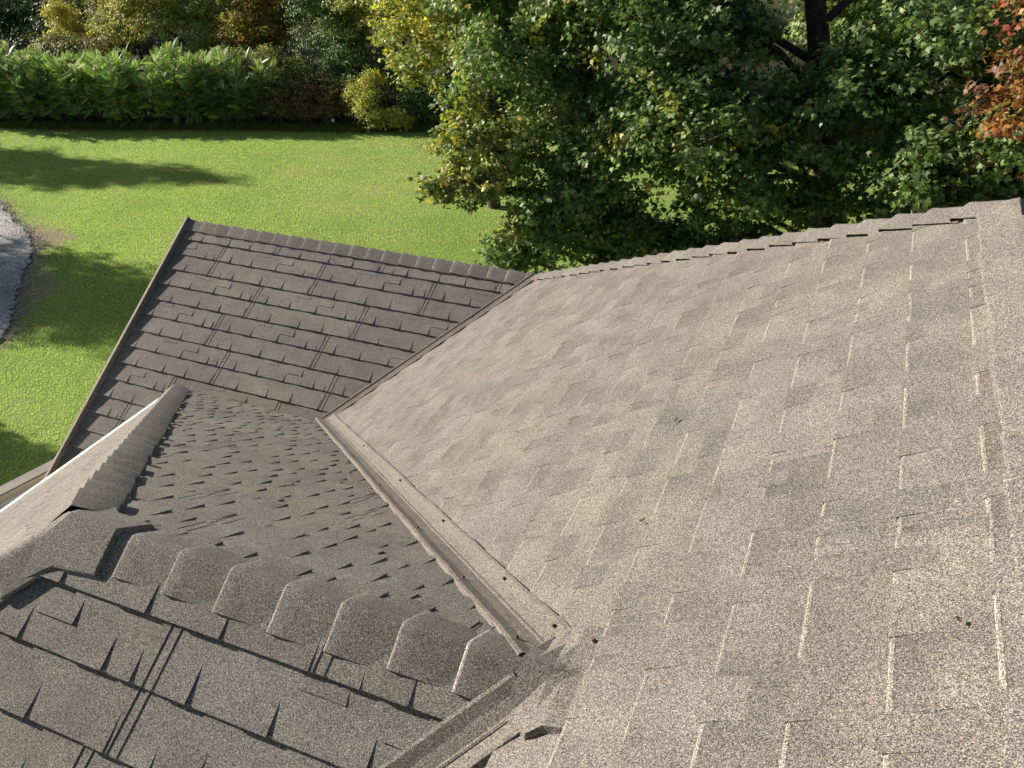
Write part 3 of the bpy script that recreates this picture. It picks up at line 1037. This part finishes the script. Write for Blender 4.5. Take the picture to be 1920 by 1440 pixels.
def tree(name, label, cat, base, blobs, ncl, per, L, size, pal, kind='oval', group=None, seed=0, trunk=None, tr=.12, twigs=True, inner=.25, mat=None, mixins=None, droop=.35):
    R = np.random.default_rng(seed)
    root = empty(name, base, label, cat, group)
    pos, nn, tt, sz, col, cc = foliage(R, blobs, ncl, per, L, size, pal, inner, droop)
    if mixins:
        for (cx, cy, cz, rr_, pal2, amt) in mixins:
            dd = np.linalg.norm(pos - np.array([cx, cy, cz]), axis=1)
            m = R.uniform(0, 1, len(pos)) < np.clip(1.35 - dd / rr_, 0, 1) * amt
            if m.any(): col[m] = palette(R, m.sum(), pal2) * np.exp(R.normal(0, .18, (m.sum(), 1)))
    me = leaf_mesh('crown', pos, nn, tt, sz, col, kind, mat or M_LEAF)
    link('crown', me, root, base)
    bl = np.array(blobs, float)
    cen = bl[:, :3].mean(0)
    if trunk is None:
        trunk = [((base[0], base[1], -.1), tr * 1.25), ((base[0] + R.normal(0, .1), base[1] + R.normal(0, .1), cen[2] * .45), tr), ((cen[0], cen[1], max(cen[2], .6)), tr * .6)]
    segs = [trunk]
    tp = np.array([p for p, r in trunk])
    # dense sampling of the trunk for limb roots
    dens = np.concatenate([tp[i] + (tp[i + 1] - tp[i]) * np.linspace(0, 1, 12)[:, None] for i in range(len(tp) - 1)])
    for b in bl:
        c = b[:3]
        cand = dens[dens[:, 2] < c[2] + .1]
        if len(cand) == 0: cand = dens[:1]
        s = cand[np.argmin(np.linalg.norm(cand - (c - [0, 0, 1.8]), axis=1))]
        if c[2] - s[2] < .5: continue
        midp = (s + c) / 2 + R.normal(0, .12, 3)
        segs.append([(s, tr * .36), (midp + [0, 0, .15], tr * .25), (c, tr * .12)])
    if twigs:
        for i in range(0, len(cc), max(1, len(cc) // 90)):
            c = cc[i]; b = bl[np.argmin(np.linalg.norm(bl[:, :3] - c, axis=1)), :3]
            segs.append([(b, tr * .12), ((b + c) / 2 + R.normal(0, .05, 3), tr * .08), (c, tr * .03)])
    V, F = tubes(segs, 6)
    link('trunk', np_mesh('trunk', V, F, M_BARK, None, True), root, base)
    return root


G1, G2, G3 = (.125, .185, .055), (.225, .285, .105), (.06, .105, .032)
YG, YL, OL = (.38, .37, .08), (.55, .45, .09), (.20, .19, .06)
RD, OR, BR = (.20, .045, .025), (.30, .115, .03), (.13, .07, .04)
RUS = (.17, .085, .03)

GREEN = [(5, G1), (4, G2), (3, G3), (1.2, YG)]
YGREEN = [(3, G2), (4, YG), (2, YL), (1.5, OL)]
ORANGE = [(3, OR), (3, RD), (1.2, (.36, .22, .06)), (3, OL), (2, BR)]

# --- near maples
tree('maple_tree', 'broad green maple just beyond the grey gable, its left side lit and tipped with yellow', 'tree', (-5.2, 11.2, 0),
     [(-5.52, 9.6, 4.3, 1.35), (-6.65, 8.75, 4.75, .75), (-6.6, 8.35, 4.2, .5), (-6.95, 8.15, 4.22, .28), (-7.2, 8.0, 4.2, .16), (-5.45, 8.5, 3.3, .75), (-5.95, 8.6, 3.0, .6),
      (-4.7, 9.2, 3.5, 1.0), (-4.1, 9.8, 4.7, 1.2), (-6.2, 10.0, 6.0, 1.3), (-5.0, 10.6, 6.7, 1.6), (-7.0, 10.4, 6.5, .9), (-6, 10.8, 8.0, 1.7), (-4.6, 11.5, 8.6, 1.8)],
     3600, 24, .25, .07, [(5, G1), (5, G2), (2, G3), (1.4, YG), (.3, YL)], 'maple', 'maples beyond the roof', 21,
     [((-5.2, 11.2, -.1), .26), ((-5.2, 11.0, 2.5), .2), ((-5.4, 10.6, 5.2), .14), ((-5.4, 10.9, 7.8), .07)], .2,
     mixins=[(-7.0, 8.2, 4.4, .8, [(3, YL), (2, RUS), (2, YG)], .5), (-6.6, 9, 4.9, .8, [(3, YG), (2, YL)], .55), (-5.9, 8.6, 3.5, .5, [(2, YL), (2, YG)], .5)])

tree('maple_tree', 'tallest dark green maple with a thick forked trunk, right of the picture', 'tree', (-.6, 12.3, 0),
     [(-3.2, 9.4, 5.9, 1.35), (-2.9, 8.3, 5.2, .9), (-2.2, 9.0, 4.6, .75), (-3.3, 10.2, 4.4, 1.0), (-.3, 9.7, 4.9, 1.1), (.2, 9.9, 6.0, 1.2), (-1.0, 9.9, 4.2, .55), (-2.8, 9.6, 3.6, .5),
      (.3, 9.6, 4.2, .75), (-1.7, 9.4, 4.9, .8), (-.5, 10.0, 3.6, .45), (-3.0, 12.4, 8.2, 1.8), (.6, 13.0, 8.5, 2.0), (-1.4, 15.0, 6.3, 1.5), (-1.5, 13.0, 10, 2.2), (-3.6, 11.2, 7.0, 1.3), (1.4, 12, 6.2, 1.5), (-1.1, 9.6, 5.6, .95), (-.2, 9.4, 6.6, .85), (-2.8, 9.6, 6.6, .75), (-1.7, 9.8, 3.9, .55), (-2.3, 10.6, 3.5, .6), (.6, 10.4, 3.6, .55), (-3.9, 10, 5.4, 1.2)],
     4600, 20, .26, .072, [(5, G1), (3, G2), (4, G3), (.6, YG), (.15, OR)], 'maple', 'maples beyond the roof', 22,
     [((-.6, 11.8, -.1), .33), ((-1.1, 11.4, 3.2), .27), ((-1.75, 11.4, 6.3), .19), ((-1.95, 11.4, 7.1), .16), ((-2.6, 11.7, 8.6), .1)], .22)

tree('maple_tree', 'maple at the right edge turning orange and red', 'tree', (1.6, 7.6, 0),
     [(1.05, 6.1, 7.15, .6), (.85, 6.3, 6.7, .45), (1.6, 6.3, 7.5, .8), (1.75, 6.7, 6.5, .8), (.95, 7.0, 6.15, .55), (2.3, 7.4, 7.8, 1.0)],
     700, 20, .2, .055, ORANGE, 'maple', 'maples beyond the roof', 23,
     [((1.6, 7.6, -.1), .2), ((1.5, 7.4, 3.5), .16), ((1.2, 6.9, 6.3), .08)], .15, inner=.15)

tree('maple_tree', 'green maple below the orange one, reaching down to the hip caps', 'tree', (1.2, 10.8, 0),
     [(.9, 8.8, 5.2, .9), (.3, 8.4, 4.95, .65), (1.5, 9.4, 4.7, .9), (1.0, 9.0, 4.2, .6), (.1, 8.9, 4.1, .45), (2.0, 10, 6, 1.2)],
     1500, 20, .24, .066, [(5, G1), (3, G3), (2, G2), (.5, RUS), (.3, OR)], 'maple', 'maples beyond the roof', 24,
     [((1.2, 10.8, -.1), .1), ((1.1, 10.4, 2.5), .08), ((1.0, 9.6, 4.6), .05)], .1)

tree('maple_tree', 'low maple in the dark gap behind the hip caps', 'tree', (-3.0, 10.6, 0),
     [(-3.6, 9.6, 2.7, .85), (-2.6, 9.8, 2.75, .75), (-1.8, 10.2, 2.6, .6), (-4.4, 9.4, 2.5, .8)],
     1000, 18, .25, .07, [(5, G1), (4, G3), (2, G2)], 'maple', 'maples beyond the roof', 25,
     [((-3.0, 10.6, -.1), .1), ((-3, 10.3, 1.4), .08), ((-3.0, 10, 2.6), .05)], .1)

tree('maple_tree', 'yellow green maple between the dark thicket and the broad maple', 'tree', (-10.8, 18.2, 0),
     [(-11.0, 16.6, 6.0, 1.5), (-11.7, 16.0, 5.0, 1.0), (-10.3, 15.9, 4.6, 1.2), (-12.1, 16.3, 6.6, 1.0), (-9.6, 17.2, 5.6, 1.6), (-10.8, 17.6, 7.8, 1.9), (-11.9, 16.0, 4.1, .55)],
     1900, 18, .3, .082, YGREEN, 'maple', 'maples beyond the roof', 26,
     [((-10.8, 18.2, -.1), .2), ((-10.8, 17.8, 3), .16), ((-10.8, 17.4, 6.5), .1)], .16)

# --- far tree line
bgs = [
    ('maple_tree', 'yellow green tree right of the red one, behind the dark thicket', (-20.6, 30.5, 0), [(-20.8, 28.5, 4.2, 1.9), (-21.6, 28.3, 3.4, 1.2), (-20, 28.8, 5.8, 2.0), (-19.6, 28.0, 3.6, 1.3)], 700, .085, YGREEN, 31),
    ('maple_tree', 'bright yellow green tree overhanging the dark thicket', (-16.8, 29.5, 0), [(-17.2, 27.2, 4.1, 1.8), (-16.2, 26.6, 3.4, 1.3), (-18.0, 27.0, 5.4, 1.7), (-16.0, 27.6, 5.4, 1.9), (-15.3, 26.4, 4.1, 1.2)], 900, .085, [(3, YG), (3, YL), (2, G2), (1, OL)], 32),
    ('thicket_tree', 'dark green tree beside the red one, in shade', (-22.6, 29.2, 0), [(-22.4, 27.6, 2.4, 1.5), (-21.6, 27.2, 1.6, 1.2), (-23.0, 28.3, 3.8, 1.5), (-20.6, 27.0, 2.0, 1.2)], 700, .075, [(5, G1), (5, G3), (1, G2)], 33),
    ('rust_tree', 'small tree with rust red and yellow leaves above the hedge', (-27.3, 30.4, 0), [(-27.3, 28.8, 3.4, 1.6), (-26.2, 28.5, 3.0, 1.3), (-27.9, 28.8, 2.6, .9), (-26.6, 28.9, 4.6, 1.6)], 800, .09, [(2, RUS), (2, (.24, .07, .03)), (3, OL), (3, YL), (3, YG), (1, OR)], 34),
    ('vine_tree', 'pale green vine covered tree left of the red tree', (-30.4, 31.0, 0), [(-30.2, 28.5, 3.4, 1.3), (-29.8, 28.2, 2.0, 1.0), (-31.0, 29.2, 4.9, 1.5), (-29.0, 28.7, 4.4, 1.2)], 800, .075, [(4, YG), (3, (.26, .31, .11)), (2, G2)], 35),
    ('vine_tree', 'yellow green vine covered tree rising behind the middle of the hedge', (-33.4, 30.6, 0), [(-33.4, 28.3, 3.3, 1.6), (-31.9, 28.3, 3.6, 1.3), (-35.0, 28.5, 3.1, 1.4), (-33.0, 29, 5.0, 1.8), (-36, 29, 4.6, 1.4)], 1000, .08, [(4, YG), (2, YL), (2, OL), (1, G2)], 36),
    ('sapling', 'thin sapling with clear yellow leaves at the upper left', (-38.7, 29.0, 0), [(-38.5, 28.5, 2.6, .7), (-37.9, 28.4, 1.9, .6), (-38.9, 28.7, 3.4, .5), (-37.3, 28.2, 1.6, .6)], 200, .1, [(4, YL), (3, YG)], 37),
    ('brown_shrub', 'reddish brown shrub behind the left end of the hedge', (-36.0, 26.6, 0), [(-36.2, 26.0, 2.1, 1.3, 1.0, .7), (-34.8, 26.2, 2.1, 1.3, 1.0, .7), (-37.4, 26.2, 1.9, 1.0, .9, .6)], 420, .085, [(3, RUS), (4, OL), (1, BR), (2, YG)], 38),
    ('brown_tree', 'bare looking tree with dull red leaves behind the yellow sapling', (-36.6, 31.0, 0), [(-36.6, 29.6, 3.0, .9), (-37.0, 29.8, 4.2, .8)], 200, .085, [(3, BR), (3, RUS), (2, OL)], 39),
    ('ivy_shrub', 'pale leafed shrub under the red tree, right of the hedge', (-24.4, 26.4, 0), [(-24.9, 25.8, 1.7, 1.2, .9, 1.0), (-23.6, 25.8, 1.5, 1.1, .9, .9), (-26.0, 26.0, 1.8, .9, .8, .9)], 460, .07, [(3, (.13, .16, .06)), (2, YG), (2, G2), (1, RUS)], 40),
    ('brown_shrub', 'brown leaved rounded shrub right of the hedge at the lawn edge', (-21.6, 25.4, 0), [(-21.6, 25.3, .85, 1.25, .8, .75), (-22.6, 25.1, .8, .8, .7, .7)], 420, .06, [(4, (.15, .095, .04)), (3, OL), (2, BR)], 41),
    ('yellow_shrub', 'small yellow green shrub at the lawn edge before the dark thicket', (-19.4, 25.2, 0), [(-19.5, 25.1, .75, .5, .5, .62), (-19.15, 25.25, 1.45, .36, .4, .55), (-18.6, 24.9, .4, .6, .4, .36), (-19.95, 25.2, 1.2, .28, .3, .45), (-17.9, 25.1, .35, .4, .3, .3)], 240, .07, [(3, YG), (3, YL), (2, G2)], 42),
    ('thicket_shrub', 'dark bramble thicket at the lawn edge under the yellow tree', (-17.0, 26.6, 0), [(-17.4, 26.2, 1.0, 1.4, .8, 1.0), (-15.8, 26.4, 1.1, 1.4, .8, 1.1), (-16.6, 26.9, 2.0, 1.5, .8, .9), (-14.2, 27, 1.1, 1.4, .9, 1.1)], 760, .07, [(5, G3), (3, G1), (1, OL)], 43),
    ('dark_tree', 'dark shaded tree at the upper left corner beyond the field', (-53, 39, 0), [(-53.5, 37.3, 1.9, 2.3), (-50.5, 38.6, 2.2, 2.4), (-47.5, 39, 2.0, 2.4), (-57, 37, 2.4, 2.6), (-52, 40, 5.2, 3.2), (-45, 38, 1.8, 2.0), (-56, 41, 5, 3), (-47.2, 33.4, 1.5, 1.9), (-44.6, 33.2, 1.5, 1.7), (-49.8, 32.4, 1.7, 2.1)], 1500, .14, [(4, G3), (3, (.03, .06, .025)), (1, BR)], 44),
    ('dark_tree', 'dark tree standing in the gap behind the yellow sapling', (-41.5, 38, 0), [(-42, 34.5, 1.6, 2.0), (-41.5, 36.5, 3.0, 2.4), (-39, 37, 3.4, 2.4), (-43.5, 37.4, 3, 2.2), (-40.5, 38, 6, 2.8)], 800, .12, [(4, G3), (3, BR), (2, OL)], 45),
    ('dark_tree', 'dark green tree deep behind the vine covered trees', (-33.5, 36, 0), [(-33.5, 33.5, 3.2, 2.6), (-30.5, 33.8, 3.4, 2.6), (-36.5, 34, 3.0, 2.4), (-32, 35, 6.2, 3)], 800, .11, [(4, G3), (3, G1)], 46),
    ('dark_tree', 'dark green tree deep behind the red tree', (-26, 35.5, 0), [(-26, 33.4, 3.2, 2.6), (-23, 33, 3.2, 2.6), (-20, 33.6, 3.4, 2.6), (-24, 34.5, 6, 3)], 800, .11, [(4, G3), (3, G1)], 47),
    ('dark_tree', 'dark green tree deep behind the overhanging yellow green tree', (-15, 34.5, 0), [(-15, 32, 3.2, 2.8), (-12, 31.6, 3.2, 2.6), (-17.5, 32, 3.4, 2.6), (-14, 33.5, 6, 3.2), (-9, 32, 3, 2.5)], 900, .11, [(4, G3), (3, G1)], 48),
]
for nm, lab, base, blobs, ncl, size, pal, sd in bgs:
    cat = 'shrub' if 'shrub' in nm else 'tree'
    blobs = [(b[0], b[1], b[2], *(r * 1.12 for r in b[3:])) for b in blobs]
    tree(nm, lab, cat, base, blobs, int(ncl * 2.3), 22, size * 4.0, size, pal, 'oval', None, sd, None, .1 if cat == 'tree' else .03, twigs=(nm in ('sapling', 'brown_tree')))

tree('ash_tree', 'row of dark trees past the far lawn, seen through the maples', 'tree', (0, 33, 0),
     [(-4, 31.5, 2.2, 2.6), (-1, 31.6, 2.4, 2.6), (2.5, 32.5, 2.4, 2.6), (6, 33.5, 2.6, 3), (-2, 33, 5.5, 3), (3, 34, 5.5, 3)], 900, 22, .45, .11, [(4, G3), (4, G1), (1, YG)], 'oval', None, 49, twigs=False)


def undergrowth():
    R = np.random.default_rng(5)
    n = 26000
    x = R.uniform(-42, 0, n); y = hedge_line(x) + R.uniform(.2, 1, n) ** 1.5 * 9
    z = R.uniform(.02, .7, n) ** 1.4
    pos = np.stack([x, y, z], 1)
    nn = np.array([0, 0, .8]) + R.normal(0, .5, (n, 3)); tt = R.normal(0, 1, (n, 3))
    col = palette(R, n, [(3, G3), (3, G1), (2, OL), (2, BR)]) * np.exp(R.normal(0, .25, (n, 1)))
    o = link('undergrowth', leaf_mesh('undergrowth', pos, nn, tt, .11 * R.uniform(.6, 1.4, n), col, 'oval', M_LEAF))
    tag(o, 'dark undergrowth on the ground beneath the far trees', 'undergrowth', kind='stuff')


undergrowth()


def weeds():
    """tall unmown grass at the foot of the hedge"""
    R = np.random.default_rng(9)
    n = 26000
    x = R.uniform(-40, 4, n); y = hedge_line(x) + R.normal(.15, .22, n)
    P = np.stack([x, y, np.zeros(n)], 1)
    h = R.uniform(.08, .34, n); wd = R.uniform(.006, .014, n)
    a = R.uniform(0, 6.28, n); la = R.uniform(0, 6.28, n); ln = R.uniform(.1, .8, n)
    side = np.stack([np.cos(a), np.sin(a), 0 * a], 1) * wd[:, None]
    V = np.stack([P - side, P + side, P + np.stack([np.cos(la) * ln * h, np.sin(la) * ln * h, h], 1)], 1)
    c = palette(R, n, [(3, (.09, .14, .02)), (2, (.16, .15, .05)), (1, OL)])
    o = link('weeds', np_mesh('weeds', V.reshape(-1, 3), np.arange(n * 3).reshape(n, 3), M_GRASS, np.repeat(c, 3, 0)))
    tag(o, 'unmown weeds along the foot of the hedge and thicket', 'weeds', kind='stuff')


weeds()


def sumac(label, cx, cy, rx, ry, H, ns, seed, tone=1.0):
    R = np.random.default_rng(seed)
    base = (cx, cy, 0)
    root = empty('sumac_shrub', base, label, 'shrub', 'sumac shrubs in the hedge row')
    pos, nn, tt, sz, col, segs = [], [], [], [], [], []
    hump = R.uniform(0, 6.283)
    for i in range(ns):
        a = R.uniform(0, 6.283); q = math.sqrt(R.uniform(0, 1))
        px, py = cx + rx * q * math.cos(a), cy + ry * q * math.sin(a)
        h = H * (.93 + .13 * math.sin(px * 3.1 + hump) * math.cos(py * 2.3 + hump)) * R.uniform(.72, 1.1) * (1 - .35 * q ** 2 * R.uniform(.4, 1.2))
        lean = np.array([R.normal(0, .12), R.normal(-.06, .12), 1.0])
        top = np.array([px, py, 0]) + lean * h
        segs.append([((px, py, -.05), .022), (tuple(np.array([px, py, 0]) + lean * h * .5 + R.normal(0, .03, 3)), .016), (tuple(top), .008)])
        nf = int(R.integers(17, 25))
        for k in range(nf):
            hh = R.uniform(.12, 1) ** .75
            p = np.array([px, py, 0]) + lean * h * hh
            az = R.uniform(0, 6.283)
            el = math.radians(R.uniform(-5, 35) if hh < .85 else R.uniform(15, 62))
            t = np.array([math.cos(az) * math.cos(el), math.sin(az) * math.cos(el), math.sin(el)])
            nv = np.array([-math.cos(az) * math.sin(el), -math.sin(az) * math.sin(el), math.cos(el)]) + R.normal(0, .4, 3)
            pos.append(p); nn.append(nv); tt.append(t); sz.append(R.uniform(.42, .75))
            g = np.array([(.17, .26, .065), (.26, .34, .10), (.10, .175, .05), (.36, .36, .10)][int(R.choice(4, p=[.4, .3, .2, .1]))])
            col.append(g * 1.25 * tone * math.exp(R.normal(0, .18)))
        for k in range(3):      # young upright fronds at the tip
            az = R.uniform(0, 6.283); el = math.radians(R.uniform(66, 88))
            t = np.array([math.cos(az) * math.cos(el), math.sin(az) * math.cos(el), math.sin(el)])
            nv = np.array([-math.cos(az) * math.sin(el), -math.sin(az) * math.sin(el), math.cos(el)])
            pos.append(top); nn.append(nv); tt.append(t); sz.append(R.uniform(.25, .42))
            col.append(np.array((.38, .44, .24)) * math.exp(R.normal(0, .15)))
    me = leaf_mesh('foliage', np.array(pos), np.array(nn), np.array(tt), np.array(sz), np.array(col), 'frond', M_FROND)
    link('foliage', me, root, base)
    V, F = tubes(segs, 4)
    link('stems', np_mesh('stems', V, F, M_BARK), root, base)


SH = 'bushy green sumac shrub in the middle of the hedge row along the lawn'
for i, (x, H, ns, lab, tone) in enumerate([
        (-38.0, 3.1, 42, 'sumac shrub at the left end of the hedge with pale upright tips', 1.0),
        (-36.0, 3.0, 44, SH, 1.0), (-34.0, 2.9, 46, SH, 1.05), (-32.0, 2.7, 46, SH, 1.1),
        (-30.0, 2.75, 46, 'brightest green sumac shrub, below the yellow green vine tree', 1.2),
        (-28.1, 2.75, 46, SH, 1.05), (-26.3, 2.7, 46, 'darker sumac shrub with many pale spiky tips, right part of the hedge', .85),
        (-24.7, 2.2, 34, 'lowest sumac shrub at the right end of the hedge', .8)]):
    sumac(lab, x, float(hedge_line(x)) + 1.35, 1.15, 1.15, H * 1.04, ns, 60 + i, tone)

def dry_leaf(x, y, zr, nn, a, sc, where):
    p = Z(x, y, zr) + nn * .016
    q = nn.to_track_quat('Z', 'Y').to_matrix().to_4x4()
    bm = bmesh.new()
    pts = [(0, -1.2, .0), (.5, -.5, .25), (.62, .1, .4), (.3, .7, .15), (0, 1.0, .5), (-.35, .6, .5), (-.55, 0, .2), (-.4, -.6, .35)]
    M_ = Matrix.Translation(p) @ q @ Matrix.Rotation(a, 4, 'Z') @ Matrix.Scale(sc, 4)
    vs = [bm.verts.new(M_ @ Vector(v)) for v in pts]; c = bm.verts.new(M_ @ Vector((0, 0, .05)))
    for i in range(len(vs)): bm.faces.new((c, vs[i], vs[(i + 1) % len(vs)]))
    ex = bmesh.ops.extrude_face_region(bm, geom=bm.faces[:])
    for v in ex['geom']:
        if isinstance(v, bmesh.types.BMVert): v.co += nn * .0012
    bmesh.ops.recalc_face_normals(bm, faces=bm.faces)
    me = bpy.data.meshes.new('dry_leaf'); bm.to_mesh(me); bm.free(); me.materials.append(M_DRY)
    tag(link('dry_leaf', me, None, p), where, 'leaf', 'scraps of dry leaf on the roof')


M_DRY = plain('dry_leaf', (.05, .035, .025), .8, .3, 60)
for (x, y, a, sc) in ((-1.036, -1.577, .3, .011), (-1.08, -.91, 1.2, .012), (-.212, -2.262, 2.0, .008)):
    dry_leaf(x, y, SL * x, NA, a, sc, 'small dark scrap of dry leaf lying on the large pale slope')
dry_leaf(-3.187, -2.141, ZM + SL * (-3.187 - XN), NA, .8, .014, 'curled dark leaf scrap on the narrow pale slope at the left')

# white marker at the lawn edge
wm = empty('marker_stake', (-20.85, 24.75, 0), 'small white tag on a short stake at the lawn edge by the brown shrub', 'stake')
def add_box(bm, c, d):
    bmesh.ops.create_cube(bm, size=1, matrix=Matrix.Translation(c) @ Matrix.Diagonal((*d, 1)))
bm = bmesh.new(); add_box(bm, Vector((-20.85, 24.75, .16)), (.025, .02, .34)); bmesh.ops.bevel(bm, geom=bm.edges[:], offset=.004, segments=1)
me = bpy.data.meshes.new('post'); bm.to_mesh(me); bm.free(); me.materials.append(M_BARK); link('post', me, wm, (-20.85, 24.75, 0))
bm = bmesh.new(); add_box(bm, Vector((-20.85, 24.733, .33)), (.11, .012, .13)); bmesh.ops.bevel(bm, geom=bm.edges[:], offset=.003, segments=1)
me = bpy.data.meshes.new('tag'); bm.to_mesh(me); bm.free(); me.materials.append(M_WHITE); link('tag', me, wm, (-20.85, 24.75, 0))

# --- trees off to the left whose shadows lie on the lawn
tan = math.tan(SUN_EL)
def shadow_tree(label, tips, seed, gx, gy, hs):
    """blobs placed up-sun of the shadow they cast: tips = (x, y, r, height)"""
    bl = []
    for (x, y, r, h) in tips:
        k = h / tan
        bl.append((x + SUN_AZ.x * k, y + SUN_AZ.y * k, h, r))
    base = (gx, gy, 0)
    tree('walnut_tree', label, 'tree', base, bl, 700, 20, .5, .17, GREEN, 'oval', 'trees left of the drive', seed, None, .22, twigs=False)


shadow_tree('tree left of the drive shading the middle of the lawn', [(-34, 16.6, 2.2, 6.5), (-31, 16.7, 2.0, 7.2), (-28, 16.9, 1.6, 8.0), (-25.2, 17.3, 1.2, 8.6), (-23, 17.7, .8, 9), (-21.3, 18.0, .45, 9.3)], 81, -46.5, 15.8, 1)
shadow_tree('tree left of the drive shading the gravel bend', [(-23, 9.3, 2.0, 5.5), (-21, 9.3, 1.9, 6.3), (-18.5, 9.5, 1.9, 7.0), (-16.0, 9.7, 1.7, 7.6), (-14.5, 9.9, 1.5, 8.2)], 82, -35.5, 8.6, 1)
shadow_tree('tree left of the drive shading the grass beside the porch', [(-16.5, 2.6, 1.5, 3.4), (-14.6, 2.8, 1.2, 3.8), (-13.2, 3.2, .9, 4.0)], 83, -24, 2.2, 1)
